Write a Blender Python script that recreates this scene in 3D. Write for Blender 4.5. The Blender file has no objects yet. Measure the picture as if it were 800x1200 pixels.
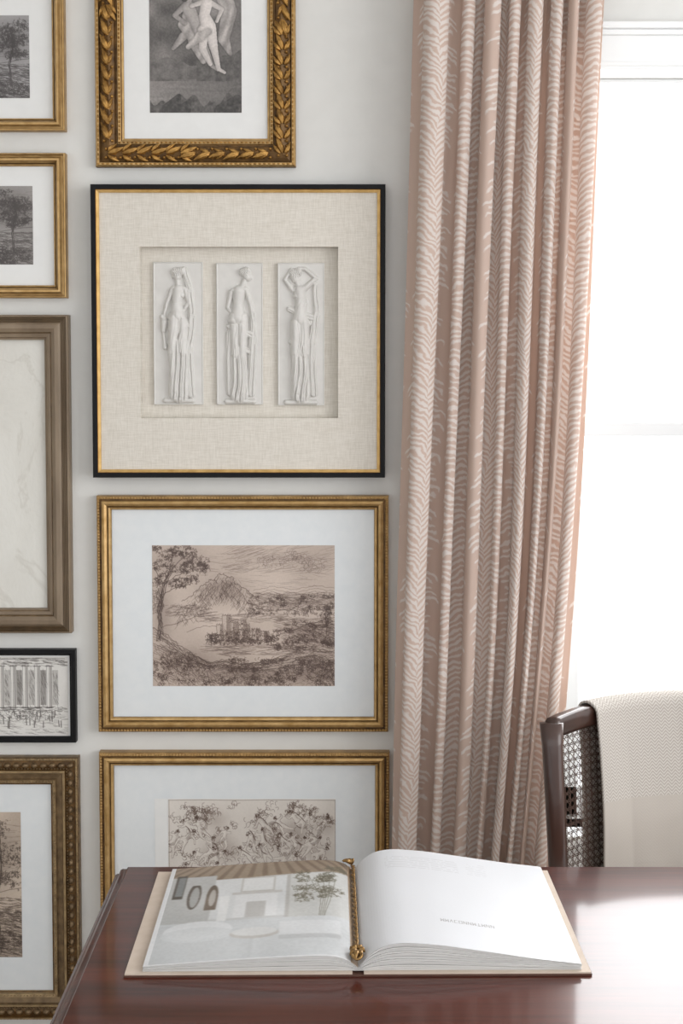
import bpy, math, random
import numpy as np
from mathutils import Vector, Matrix
rnd = random.Random(7)
scene = bpy.context.scene
scene.view_settings.view_transform = 'Standard'
scene.view_settings.look = 'None'

# ------------------------------------------------------------ camera
CZ = 1.483; PITCH = math.radians(3.0); F = 1600.0; PY = 509.0
cam = bpy.data.cameras.new("camera"); camo = bpy.data.objects.new("camera", cam)
scene.collection.objects.link(camo); scene.camera = camo
cam.sensor_fit = 'AUTO'; cam.sensor_width = 36; cam.lens = F/1200*36
cam.shift_y = -(600-PY)/1200.0
cam.clip_start = 0.05
camo.location = (0, 0, CZ); camo.rotation_euler = (math.radians(90)-PITCH, 0, 0)
WY = 2.5   # face of the gallery wall
def P(px, py, yp=WY):
    xc = (px-400)/F; yc = (PY-py)/F
    dy = math.cos(PITCH)+yc*math.sin(PITCH); dz = -math.sin(PITCH)+yc*math.cos(PITCH)
    k = yp/dy
    return k*xc, CZ+k*dz

# ------------------------------------------------------------ helpers
def s2l(v):
    v = v/255.0
    return v/12.92 if v <= 0.04045 else ((v+0.055)/1.055)**2.4
def C(r, g, b): return (s2l(r), s2l(g), s2l(b), 1.0)
def arr_s2l(a):
    a = np.clip(a, 0, 1)
    return np.where(a <= 0.04045, a/12.92, ((a+0.055)/1.055)**2.4)

def empty(name, loc, rot=0.0):
    e = bpy.data.objects.new(name, None); e.empty_display_size = 0.05
    e.location = loc; e.rotation_euler = (0, 0, rot)
    scene.collection.objects.link(e); return e
def link(o, parent=None, local=False):
    scene.collection.objects.link(o)
    if parent:
        o.parent = parent
        if not local: o.matrix_parent_inverse = Matrix.Translation(-Vector(parent.location))
    return o
def mesh(name, verts, faces, mats, parent=None, smooth=False, midx=None, local=False):
    me = bpy.data.meshes.new(name)
    me.from_pydata([tuple(v) for v in verts], [], faces)
    for m in (mats if isinstance(mats, (list, tuple)) else [mats]): me.materials.append(m)
    if midx is not None: me.polygons.foreach_set("material_index", midx)
    if smooth: me.polygons.foreach_set("use_smooth", [True]*len(me.polygons))
    me.update()
    return link(bpy.data.objects.new(name, me), parent, local)
def grid(name, V, mats, parent=None, smooth=True, col=None, uv=None, local=False, flip=False):
    """V: (r,c,3) vertices.  col: painted per vertex."""
    r, c, _ = V.shape
    idx = np.arange(r*c).reshape(r, c)
    q = np.stack([idx[:-1, :-1], idx[1:, :-1], idx[1:, 1:], idx[:-1, 1:]], -1).reshape(-1, 4)
    if flip: q = q[:, ::-1]
    me = bpy.data.meshes.new(name); n = len(q)
    me.vertices.add(r*c); me.vertices.foreach_set("co", V.astype(np.float32).ravel())
    me.loops.add(n*4); me.loops.foreach_set("vertex_index", q.astype(np.int32).ravel())
    me.polygons.add(n); me.polygons.foreach_set("loop_start", np.arange(0, n*4, 4, dtype=np.int32))
    try: me.polygons.foreach_set("loop_total", np.full(n, 4, dtype=np.int32))
    except Exception: pass
    for m in (mats if isinstance(mats, (list, tuple)) else [mats]): me.materials.append(m)
    me.polygons.foreach_set("use_smooth", [smooth]*n)
    me.update(calc_edges=True); 
    if col is not None:
        a = me.color_attributes.new("paint", 'FLOAT_COLOR', 'POINT')
        cc = np.ones((r, c, 4), dtype=np.float32); cc[..., :3] = arr_s2l(col)
        a.data.foreach_set("color", cc.ravel())
    if uv is not None:
        l = me.uv_layers.new(name="UVMap")
        l.data.foreach_set("uv", uv.reshape(-1, 2)[q.ravel()].astype(np.float32).ravel())
    me.validate()
    return link(bpy.data.objects.new(name, me), parent, local)
def add_box(V, Fc, x0, x1, y0, y1, z0, z1):
    b = len(V)
    V += [(x0, y0, z0), (x1, y0, z0), (x1, y1, z0), (x0, y1, z0), (x0, y0, z1), (x1, y0, z1), (x1, y1, z1), (x0, y1, z1)]
    Fc += [(b, b+3, b+2, b+1), (b+4, b+5, b+6, b+7), (b, b+1, b+5, b+4), (b+1, b+2, b+6, b+5), (b+2, b+3, b+7, b+6), (b+3, b, b+4, b+7)]
def boxes(name, bl, mat, parent=None, bevel=0, local=False):
    V = []; Fc = []
    for b in bl: add_box(V, Fc, *b)
    o = mesh(name, V, Fc, mat, parent, local=local)
    if bevel:
        m = o.modifiers.new("bevel", 'BEVEL'); m.width = bevel; m.segments = 3; m.limit_method = 'ANGLE'
    return o
def tube_data(V, Fc, pts, ra, rb=None, n=10, side=None, square=False):
    """sweep an ellipse (or rounded square) along pts."""
    pts = [Vector(p) for p in pts]; m = len(pts)
    if not hasattr(ra, '__len__'): ra = [ra]*m
    if rb is None: rb = ra
    if not hasattr(rb, '__len__'): rb = [rb]*m
    base = len(V); sd = Vector(side) if side else Vector((0.31, 0.17, 0.93))
    for i, p in enumerate(pts):
        t = (pts[min(i+1, m-1)]-pts[max(i-1, 0)]).normalized()
        a = (sd - t*sd.dot(t)).normalized(); 
        if not side: sd = a
        b = t.cross(a)
        for k in range(n):
            w = 2*math.pi*(k+.5)/n; cx = math.cos(w); sx = math.sin(w)
            if square:
                q = (abs(cx)**5+abs(sx)**5)**(-1/5.0); cx *= q; sx *= q
            V.append(tuple(p + a*(ra[i]*cx) + b*(rb[i]*sx)))
    for i in range(m-1):
        for k in range(n):
            k2 = (k+1) % n
            Fc.append((base+i*n+k, base+i*n+k2, base+(i+1)*n+k2, base+(i+1)*n+k))
    Fc.append(tuple(base+k for k in reversed(range(n)))); Fc.append(tuple(base+(m-1)*n+k for k in range(n)))
def tube(name, pts, ra, mat, parent=None, rb=None, n=12, side=None, square=False, local=False):
    V = []; Fc = []; tube_data(V, Fc, pts, ra, rb, n, side, square)
    return mesh(name, V, Fc, mat, parent, smooth=True, local=local)

# ------------------------------------------------------------ materials
class N:
    def __init__(s, name):
        s.m = bpy.data.materials.new(name); s.m.use_nodes = True; s.t = s.m.node_tree
        s.b = s.t.nodes["Principled BSDF"]; s.out = s.t.nodes["Material Output"]
    def new(s, t, **k):
        n = s.t.nodes.new(t)
        for a, v in k.items(): setattr(n, a, v)
        return n
    def put(s, sock, v):
        if isinstance(v, bpy.types.NodeSocket): s.t.links.new(v, sock)
        else: sock.default_value = v
    def math(s, op, a, b=0.0, c=0.0, clamp=False):
        n = s.new('ShaderNodeMath', operation=op); n.use_clamp = clamp
        s.put(n.inputs[0], a); s.put(n.inputs[1], b); s.put(n.inputs[2], c); return n.outputs[0]
    def noise(s, vec, scale, detail=3, rough=.5, dist=0):
        n = s.new('ShaderNodeTexNoise'); 
        if vec is not None: s.put(n.inputs['Vector'], vec)
        n.inputs['Scale'].default_value = scale; n.inputs['Detail'].default_value = detail
        n.inputs['Roughness'].default_value = rough; n.inputs['Distortion'].default_value = dist; return n.outputs['Fac']
    def coord(s, kind='Object'): return s.new('ShaderNodeTexCoord').outputs[kind]
    def mapping(s, vec, sc=(1, 1, 1), rot=(0, 0, 0)):
        n = s.new('ShaderNodeMapping'); s.put(n.inputs['Vector'], vec); n.inputs['Scale'].default_value = sc
        n.inputs['Rotation'].default_value = rot; return n.outputs[0]
    def mix(s, f, a, b):
        n = s.new('ShaderNodeMix', data_type='RGBA'); s.put(n.inputs[0], f); s.put(n.inputs[6], a); s.put(n.inputs[7], b)
        return n.outputs[2]
    def bump(s, h, st=.3, d=.002):
        n = s.new('ShaderNodeBump'); n.inputs['Strength'].default_value = st; n.inputs['Distance'].default_value = d
        s.put(n.inputs['Height'], h); s.t.links.new(n.outputs[0], s.b.inputs['Normal']); return n
    def set(s, **k):
        mp = dict(col='Base Color', rough='Roughness', metal='Metallic', coat='Coat Weight', coatr='Coat Roughness', spec='Specular IOR Level', sheen='Sheen Weight')
        for a, v in k.items(): s.put(s.b.inputs[mp[a]], v)
        return s
def speck(name, c1, c2, scale, rough=.5, metal=0, bump=0, detail=4, coat=0, bd=.002, sc=(1, 1, 1), spec=.5):
    n = N(name); v = n.mapping(n.coord(), sc); f = n.noise(v, scale, detail)
    f2 = n.math('MULTIPLY_ADD', f, 2.2, -.6, clamp=True)
    n.set(col=n.mix(f2, c1, c2), rough=rough, metal=metal, coat=coat, spec=spec)
    if bump: n.bump(f, bump, bd)
    return n.m
m_wall = speck("wall_paint", C(220, 220, 217), C(224, 224, 221), 30, .75, bump=.05)
m_white = speck("white_trim_paint", C(238, 241, 242), C(243, 245, 245), 12, .35)
m_sash = speck("sash_paint", C(224, 226, 227), C(229, 231, 232), 12, .5)
m_ceil = speck("ceiling_paint", C(238, 239, 239), C(243, 243, 243), 12, .8)
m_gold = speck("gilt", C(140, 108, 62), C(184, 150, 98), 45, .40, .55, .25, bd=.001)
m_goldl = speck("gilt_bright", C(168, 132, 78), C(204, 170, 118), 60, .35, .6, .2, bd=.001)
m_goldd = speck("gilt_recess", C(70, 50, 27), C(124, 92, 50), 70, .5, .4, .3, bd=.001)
m_goldo = speck("gilt_ornate", C(118, 84, 38), C(200, 154, 84), 90, .34, .65, .3, bd=.001)
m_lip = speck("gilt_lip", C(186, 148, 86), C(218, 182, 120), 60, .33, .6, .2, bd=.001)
m_bronze = speck("antique_bronze_gilt", C(90, 73, 53), C(142, 118, 86), 60, .45, .4, .3, bd=.001)
m_bronzel = speck("antique_bronze_high", C(122, 102, 74), C(168, 144, 106), 80, .4, .45, .3, bd=.001)
m_taupe = speck("taupe_wood_frame", C(114, 98, 80), C(146, 129, 108), 25, .5, .1, .2, sc=(1, 1, .25))
m_black = speck("black_lacquer", C(12, 12, 14), C(20, 20, 22), 20, .5, spec=.2)
m_mat = speck("mat_board", C(222, 227, 230), C(227, 231, 233), 60, .6, coat=.25)
m_matw = speck("mat_board_warm", C(229, 230, 229), C(232, 233, 232), 60, .6, coat=.25)
m_plaster = speck("plaster_cast", C(210, 208, 204), C(217, 215, 211), 50, .6)
m_brass = speck("aged_brass", C(112, 84, 50), C(176, 142, 92), 220, .34, .85, .2, bd=.0006)
m_cover = speck("book_cover_board", C(204, 188, 172), C(213, 198, 184), 60, .7)
m_coverd = speck("book_cover_brown", C(84, 58, 48), C(98, 68, 56), 60, .6)
m_page = speck("page_edges", C(200, 199, 197), C(232, 231, 229), 8, .8, sc=(1, 1, 160))
m_walnut = speck("dark_walnut", C(48, 32, 27), C(82, 55, 45), 18, .3, coat=.4, sc=(1, 1, .15))
m_cane = speck("dark_cane", C(60, 42, 34), C(86, 62, 50), 60, .5)
m_seat = speck("seat_linen", C(196, 186, 172), C(210, 200, 188), 300, .9, bump=.2)
# linen
def linen():
    n = N("linen"); co = n.coord()
    a = n.noise(n.mapping(co, (60, 1, 900)), 1, 2); b = n.noise(n.mapping(co, (900, 1, 60)), 1, 2)
    s = n.math('MULTIPLY_ADD', n.math('ADD', a, b), 1.8, -1.3, clamp=True)
    n.set(col=n.mix(s, C(208, 202, 191), C(225, 220, 211)), rough=.9); n.bump(s, .15, .0004); return n.m
m_linen = linen()
# textured off-white canvas (left frame) with faint pencil-like veins
def impasto():
    n = N("impasto_white"); co = n.coord(); a = n.noise(n.mapping(co, (1, 1, .6), (0, .6, 0)), 7, 6, .58, .5)
    s = n.math('MULTIPLY_ADD', a, 4, -1.5, clamp=True)
    b = n.noise(n.mapping(co, (1, 1, .7), (0, .5, 0)), 5, 5, .6, .9)
    vein = n.math('SUBTRACT', 1.0, n.math('MULTIPLY', n.math('ABSOLUTE', n.math('SUBTRACT', b, .5)), 45), clamp=True)
    c = n.mix(s, C(218, 216, 209), C(226, 225, 219)); c = n.mix(n.math('MULTIPLY', vein, .35), c, C(190, 186, 176))
    n.set(col=c, rough=.7); n.bump(a, .75, .011); return n.m
m_impasto = impasto()
def paint(name, coat=.25, rough=.6):
    n = N(name); a = n.new('ShaderNodeAttribute'); a.attribute_name = "paint"
    n.set(col=a.outputs['Color'], rough=rough, coat=coat, coatr=.05); return n.m
m_print = paint("printed_paper"); m_pagep = paint("printed_page", .12, .45)
# mahogany
def mahog():
    n = N("polished_mahogany"); co = n.coord()
    v = n.mapping(co, (1.2, 14, 14)); a = n.noise(v, 1.6, 5, .6); b = n.noise(n.mapping(co, (6, 160, 160)), 1, 2)
    s = n.math('MULTIPLY_ADD', n.math('MULTIPLY_ADD', b, .35, a), 2.2, -1.0, clamp=True)
    n.set(col=n.mix(s, C(54, 20, 14), C(92, 40, 27)), rough=.33, coat=.55, coatr=.08, spec=.18); n.bump(a, .02); return n.m
m_mahog = mahog()
def floorm():
    n = N("pale_oak_floor"); co = n.coord(); br = n.new('ShaderNodeTexBrick')
    n.put(br.inputs['Vector'], co); br.inputs['Scale'].default_value = 1; br.inputs['Brick Width'].default_value = 1.2
    br.inputs['Row Height'].default_value = .12; br.inputs['Mortar Size'].default_value = .002
    br.inputs['Color1'].default_value = C(168, 156, 144); br.inputs['Color2'].default_value = C(182, 170, 158); br.inputs['Mortar'].default_value = C(90, 82, 74)
    g = n.noise(n.mapping(co, (3, 60, 1)), 1, 4)
    n.set(col=n.mix(n.math('MULTIPLY', g, .5), br.outputs['Color'], C(150, 138, 126)), rough=.4); return n.m
m_floor = floorm()
# curtain fabric
def curtainm():
    n = N("feather_print_fabric"); uvn = n.coord('UV'); sp = n.new('ShaderNodeSeparateXYZ'); n.put(sp.inputs[0], uvn)
    u, v = sp.outputs[0], sp.outputs[1]
    nz = n.noise(uvn, 34, 3); nz2 = n.noise(uvn, 5, 2); nz3 = n.noise(uvn, 130, 2); nz4 = n.noise(uvn, 14, 2)
    u2 = n.math('ADD', u, n.math('MULTIPLY_ADD', nz2, .044, -.022))
    u2 = n.math('MULTIPLY_ADD', nz, .010, u2)
    Pd = .140
    up = n.math('PINGPONG', u2, Pd/2)
    side = n.math('FLOOR', n.math('DIVIDE', u2, Pd/2))
    curve = n.math('SUBTRACT', n.math('MULTIPLY', up, 1.15), n.math('MULTIPLY', n.math('POWER', up, 2), 15.5))
    ph = n.math('SUBTRACT', v, curve)
    ph = n.math('MULTIPLY_ADD', nz, .026, ph)
    ph = n.math('DIVIDE', ph, .0112)
    ph = n.math('MULTIPLY_ADD', side, .37, ph)
    row = n.math('FLOOR', ph)
    wn = n.new('ShaderNodeTexWhiteNoise', noise_dimensions='2D'); cb = n.new('ShaderNodeCombineXYZ')
    n.put(cb.inputs[0], row); n.put(cb.inputs[1], side); n.put(wn.inputs['Vector'], cb.outputs[0])
    s = n.math('MULTIPLY', n.math('ABSOLUTE', n.math('SUBTRACT', n.math('FRACT', ph), .5)), 2)
    th = n.math('MULTIPLY_ADD', up, -3.0, .62)
    th = n.math('MULTIPLY_ADD', nz3, .46, n.math('SUBTRACT', th, .23))
    th = n.math('MULTIPLY_ADD', wn.outputs['Value'], .20, th)
    st = n.math('MULTIPLY', n.math('SUBTRACT', th, s), 3.0, clamp=True)
    ext = n.math('MULTIPLY_ADD', wn.outputs['Value'], .026, .040)
    ext = n.math('MULTIPLY_ADD', nz4, .016, n.math('SUBTRACT', ext, .006))
    mk = n.math('MULTIPLY', n.math('SUBTRACT', ext, up), 300, clamp=True)
    f = n.math('MULTIPLY', n.math('MULTIPLY', st, mk), .82)
    col = n.mix(f, C(221, 200, 187), C(243, 238, 234))
    w = n.noise(n.mapping(uvn, (900, 300, 1)), 1, 2)
    col = n.mix(n.math('MULTIPLY', w, .08), col, C(194, 176, 166))
    n.set(col=col, rough=.85, sheen=.1); n.bump(w, .1, .0005)
    tr = n.new('ShaderNodeBsdfTranslucent'); n.put(tr.inputs[0], col)
    mx = n.new('ShaderNodeMixShader'); mx.inputs[0].default_value = .38
    n.t.links.new(n.b.outputs[0], mx.inputs[1]); n.t.links.new(tr.outputs[0], mx.inputs[2]); n.t.links.new(mx.outputs[0], n.out.inputs[0])
    return n.m
m_curtain = curtainm()
def throwm():
    n = N("herringbone_wool"); uvn = n.coord('UV'); sp = n.new('ShaderNodeSeparateXYZ'); n.put(sp.inputs[0], uvn)
    u, v = sp.outputs[0], sp.outputs[1]
    pp = n.math('PINGPONG', u, .007)
    ph = n.math('FRACT', n.math('DIVIDE', n.math('ADD', v, n.math('MULTIPLY', pp, 1.0)), .0054))
    s = n.math('MULTIPLY', n.math('SUBTRACT', n.math('MULTIPLY', n.math('ABSOLUTE', n.math('SUBTRACT', ph, .5)), 2), .3), 3, clamp=True)
    band = n.math('LESS_THAN', v, .262)
    bandcol = n.mix(n.math('MULTIPLY', s, .25), C(190, 183, 175), C(178, 170, 162))
    col = n.mix(band, n.mix(s, C(206, 201, 195), C(176, 169, 161)), bandcol)
    fz = n.noise(uvn, 400, 2)
    n.set(col=col, rough=.95, sheen=.0, spec=.2); n.bump(n.math('ADD', s, fz), .12, .0006); return n.m
m_throw = throwm()

# ------------------------------------------------------------ room
WX0, WX1, CEIL, FRONT = -2.2, 2.6, 2.62, -2.0
wx0 = P(664, 300)[0]; wx1 = 1.55; wz1 = P(740, 84)[1]; wz0 = 0.62
boxes("wall_back", [(WX0, wx0, WY, WY+.14, 0, CEIL), (wx1, WX1, WY, WY+.14, 0, CEIL), (wx0, wx1, WY, WY+.14, 0, wz0), (wx0, wx1, WY, WY+.14, wz1, CEIL)], m_wall)
boxes("wall_left", [(WX0-.1, WX0, FRONT, WY+.14, 0, CEIL)], m_wall)
boxes("floor", [(WX0-.1, WX1, FRONT, WY+.14, -.08, 0)], m_floor)
boxes("ceiling", [(WX0-.1, WX1, FRONT, WY+.14, CEIL, CEIL+.08)], m_ceil)
boxes("baseboard_back", [(WX0, WX1, WY-.016, WY, 0, .10), (WX0, WX1, WY-.010, WY, .10, .115)], m_white, bevel=.003)
# window
wn = empty("window_1", ((wx0+wx1)/2, WY, 1.3))
zt = P(740, 30)[1]; cw = .07
boxes("casing", [(wx0-cw, wx0, WY-.018, WY, wz0, wz1), (wx1, wx1+cw, WY-.018, WY, wz0, wz1),
                 (wx0-cw, wx1+cw, WY-.018, WY, wz1, zt-.018)], m_white, wn, bevel=.003)
boxes("header_cap", [(wx0-cw-.01, wx1+cw+.01, WY-.026, WY, zt-.022, zt-.012), (wx0-cw-.02, wx1+cw+.02, WY-.034, WY, zt-.012, zt),
                     (wx0-cw, wx1+cw, WY-.022, WY, wz1+.006, wz1+.014)], m_white, wn, bevel=.002)
boxes("sill", [(wx0-cw-.02, wx1+cw+.02, WY-.05, WY+.05, wz0-.025, wz0), (wx0-cw, wx1+cw, WY-.016, WY, wz0-.1, wz0-.025)], m_white, wn, bevel=.004)
zm = P(740, 502, WY+.08)[1]
S = .04
boxes("sash", [(wx0, wx0+S, WY+.06, WY+.1, wz0, wz1), (wx1-S, wx1, WY+.06, WY+.1, wz0, wz1), (wx0, wx1, WY+.06, WY+.1, wz0, wz0+S+.02),
               (wx0, wx1, WY+.06, WY+.1, wz1-S*.2, wz1), (wx0, wx1, WY+.05, WY+.1, zm-.013, zm+.013)], m_sash, wn, bevel=.003)
g = N("window_glass"); g.set(col=(1, 1, 1, 1), rough=0.0); 
tp = g.new('ShaderNodeBsdfTransparent'); gl = g.new('ShaderNodeBsdfGlossy'); gl.inputs['Roughness'].default_value = .02
mx = g.new('ShaderNodeMixShader'); mx.inputs[0].default_value = .05
g.t.links.new(tp.outputs[0], mx.inputs[1]); g.t.links.new(gl.outputs[0], mx.inputs[2]); g.t.links.new(mx.outputs[0], g.out.inputs[0])
boxes("glass", [(wx0+S, wx1-S, WY+.078, WY+.082, wz0+S, wz1-.02)], g.m, wn)

# ------------------------------------------------------------ picture frame builder
def rect_px(L, R, T, B, yp=WY-.02):
    cy = (T+B)/2
    return P(L, cy, yp)[0], P(R, cy, yp)[0], P((L+R)/2, T, yp)[1], P((L+R)/2, B, yp)[1]
def ring(name, r, prof, mats, midx, parent, smooth=False):
    x0, x1, z1, z0 = r; V = []; Fc = []; MI = []
    for (i, d) in prof:
        V += [(x0+i, WY-d, z0+i), (x1-i, WY-d, z0+i), (x1-i, WY-d, z1-i), (x0+i, WY-d, z1-i)]
    for k in range(len(prof)-1):
        for c in range(4):
            c2 = (c+1) % 4
            Fc.append((4*k+c, 4*k+c2, 4*k+4+c2, 4*k+4+c)); MI.append(midx[k] if midx else 0)
    return mesh(name, V, Fc, mats, parent, midx=MI)
def panel(name, r, inset, d, mat, parent):
    x0, x1, z1, z0 = r; i = inset
    return mesh(name, [(x0+i, WY-d, z0+i), (x1-i, WY-d, z0+i), (x1-i, WY-d, z1-i), (x0+i, WY-d, z1-i)], [(0, 1, 2, 3)], mat, parent)
def backing(r, parent):
    x0, x1, z1, z0 = r
    return boxes("backing", [(x0+.004, x1-.004, WY-.004, WY, z0+.004, z1-.004)], m_black, parent)
def printgrid(name, x0, x1, z1, z0, d, col, parent):
    h, w, _ = col.shape
    X, Z = np.meshgrid(np.linspace(x0, x1, w), np.linspace(z1, z0, h))
    return grid(name, np.stack([X, np.full_like(X, WY-d), Z], -1), m_print, parent, smooth=False, col=col)
def dome(V, Fc, cx, cz, rx, rz, h, base, ang=0, nu=8, nr=3, groove=0):
    b = len(V); ca, sa = math.cos(ang), math.sin(ang)
    V.append((cx, WY-base-h, cz))
    for j in range(1, nr+1):
        a = j/nr*math.pi/2
        for k in range(nu):
            w = 2*math.pi*k/nu; u = math.sin(a)*math.cos(w)*rx; v = math.sin(a)*math.sin(w)*rz
            V.append((cx+ca*u-sa*v, WY-base-h*math.cos(a), cz+sa*u+ca*v))
    for k in range(nu): Fc.append((b, b+1+k, b+1+(k+1) % nu))
    for j in range(nr-1):
        for k in range(nu):
            k2 = (k+1) % nu; Fc.append((b+1+j*nu+k, b+1+(j+1)*nu+k, b+1+(j+1)*nu+k2, b+1+j*nu+k2))
def leaf(V, Fc, cx, cz, L, W, H, base, ang, curl=0.0):
    b = len(V); ca, sa = math.cos(ang), math.sin(ang); nu, nv = 9, 7
    for i in range(nu):
        s = i/(nu-1); wd = W*(math.sin(math.pi*min(1, s*.93+.05))**.8)*(1.15-.5*s)
        wd *= 1+.13*math.sin(s*22)
        for j in range(nv):
            t = -1+2*j/(nv-1); u = s*L; v = t*wd + curl*s*s*L
            hh = H*(1-t*t)**.5*(.35+.65*math.sin(math.pi*(.15+.8*s))) - (H*.35 if j == nv//2 else 0)
            V.append((cx+ca*u-sa*v, WY-base-max(hh, 0), cz+sa*u+ca*v))
    for i in range(nu-1):
        for j in range(nv-1):
            q = b+i*nv+j; Fc.append((q, q+nv, q+nv+1, q+1))
def along(r, inset, step):
    """yield (x,z,ang,frac) points around a rectangle inset from the frame edge"""
    x0, x1, z1, z0 = r; i = inset
    cs = [(x0+i, z0+i), (x1-i, z0+i), (x1-i, z1-i), (x0+i, z1-i)]
    for c in range(4):
        a = cs[c]; b = cs[(c+1) % 4]; L = math.hypot(b[0]-a[0], b[1]-a[1]); n = max(1, int(round(L/step)))
        an = math.atan2(b[1]-a[1], b[0]-a[0])
        for k in range(n): 
            t = k/n; yield a[0]+(b[0]-a[0])*t, a[1]+(b[1]-a[1])*t, an, t
def beads(name, r, inset, step, rx, rz, h, base, mat, parent, nu=8):
    V = []; Fc = []
    for x, z, an, t in along(r, inset, step): dome(V, Fc, x, z, rx, rz, h, base, an, nu)
    return mesh(name, V, Fc, mat, parent, smooth=True)

# ------------------------------------------------------------ numpy painter
def vnoise(h, w, cy, cx, seed=0):
    r = np.random.RandomState(seed); g_ = r.rand(cy+3, cx+3)
    y = np.linspace(0, cy, h); x = np.linspace(0, cx, w)
    yi = y.astype(int); xi = x.astype(int); fy = (y-yi)[:, None]; fx = (x-xi)[None]
    fy = fy*fy*(3-2*fy); fx = fx*fx*(3-2*fx)
    a = g_[yi][:, xi]; b = g_[yi][:, xi+1]; c = g_[yi+1][:, xi]; d = g_[yi+1][:, xi+1]
    return (a*(1-fx)+b*fx)*(1-fy)+(c*(1-fx)+d*fx)*fy
def blur(a, n=1):
    for _ in range(n):
        p = np.pad(a, ((1, 1), (1, 1))+((0, 0),)*(a.ndim-2), mode='edge')
        a = (p[:-2, 1:-1]+p[2:, 1:-1]+p[1:-1, :-2]+p[1:-1, 2:]+2*p[1:-1, 1:-1])/6
    return a
class Cv:
    def __init__(s, w, h, sc=2.0):
        s.sc = sc; s.W = int(w*sc); s.H = int(h*sc); s.a = np.zeros((s.H, s.W)); s.w = w; s.h = h
        s.Y, s.X = np.mgrid[0:s.H, 0:s.W]/sc
    def seg(s, x0, y0, x1, y1, wd=.6, ink=.7):
        k = s.sc; x0, y0, x1, y1 = x0*k, y0*k, x1*k, y1*k; r = wd*k/2
        ax, bx = int(max(0, min(x0, x1)-r-1)), int(min(s.W, max(x0, x1)+r+2)); ay, by = int(max(0, min(y0, y1)-r-1)), int(min(s.H, max(y0, y1)+r+2))
        if ax >= bx or ay >= by: return
        Y, X = np.mgrid[ay:by, ax:bx]; dx, dy = x1-x0, y1-y0; L = dx*dx+dy*dy+1e-9
        t = np.clip(((X-x0)*dx+(Y-y0)*dy)/L, 0, 1); d = np.hypot(X-x0-t*dx, Y-y0-t*dy)
        al = np.clip(r+.5-d, 0, 1)*ink; s.a[ay:by, ax:bx] += (1-s.a[ay:by, ax:bx])*al
    def poly(s, p, wd=.6, ink=.7):
        for a, b in zip(p[:-1], p[1:]): s.seg(a[0], a[1], b[0], b[1], wd, ink)
    def wob(s, p, wd=.6, ink=.7, amp=.8, n=5):
        q = []
        for a, b in zip(p[:-1], p[1:]):
            for i in range(n): t = i/n; q.append((a[0]+(b[0]-a[0])*t+rnd.uniform(-amp, amp), a[1]+(b[1]-a[1])*t+rnd.uniform(-amp, amp)))
        q.append(p[-1]); s.poly(q, wd, ink)
    def scrib(s, cx, cy, rx, ry, n, wd=.5, ink=.6, ln=3):
        for _ in range(n):
            a = rnd.uniform(0, 6.28); q = rnd.random()**.6; x = cx+math.cos(a)*rx*q; y = cy+math.sin(a)*ry*q
            th = rnd.uniform(0, 6.28); p = [(x, y)]
            for _ in range(4): th += rnd.uniform(.3, 1.3); x += math.cos(th)*ln*.4; y += math.sin(th)*ln*.4; p.append((x, y))
            s.poly(p, wd, ink)
    def hatch(s, x0, y0, x1, y1, ang, n, ln, wd=.5, ink=.5):
        for _ in range(n):
            x = rnd.uniform(x0, x1); y = rnd.uniform(y0, y1); a = ang+rnd.uniform(-.2, .2); l = ln*rnd.uniform(.5, 1.2)
            s.poly([(x, y), (x+math.cos(a)*l*.5, y+math.sin(a)*l*.5+.3), (x+math.cos(a)*l, y+math.sin(a)*l)], wd, ink)
    def wash(s, cx, cy, rx, ry, k):
        d = ((s.X-cx)/rx)**2+((s.Y-cy)/ry)**2; s.a += (1-s.a)*k*np.exp(-d*1.2)
    def erase(s, x0, y0, x1, y1, k=.15):
        q = s.sc; s.a[int(y0*q):int(y1*q), int(x0*q):int(x1*q)] *= k
    def rgb(s, bg, ink, seed=1, var=.06):
        bg = np.array(bg)/255.; ink = np.array(ink)/255.
        n = (vnoise(s.H, s.W, 6, 7, seed)-.5)*var+(vnoise(s.H, s.W, s.H//3, s.W//3, seed+1)-.5)*var*.5
        return np.clip(bg*(1-s.a[..., None])+ink*s.a[..., None]+n[..., None], 0, 1)
def caps(W, H, sc, cl):
    """height field from tapered capsules (x0,y0,r0,x1,y1,r1[,flat])"""
    Y, X = np.mgrid[0:int(H*sc), 0:int(W*sc)]/sc; out = np.zeros(X.shape)
    for c in cl:
        x0, y0, r0, x1, y1, r1 = c[:6]; fl = c[6] if len(c) > 6 else 1.0
        dx, dy = x1-x0, y1-y0; t = np.clip(((X-x0)*dx+(Y-y0)*dy)/(dx*dx+dy*dy+1e-9), 0, 1)
        r = r0+(r1-r0)*t; d = np.hypot(X-x0-t*dx, Y-y0-t*dy)
        hh = np.sqrt(np.clip(1-(d/r)**2, 0, 1))*r**.75*fl
        out = np.maximum(out, hh)
    return out

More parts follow.
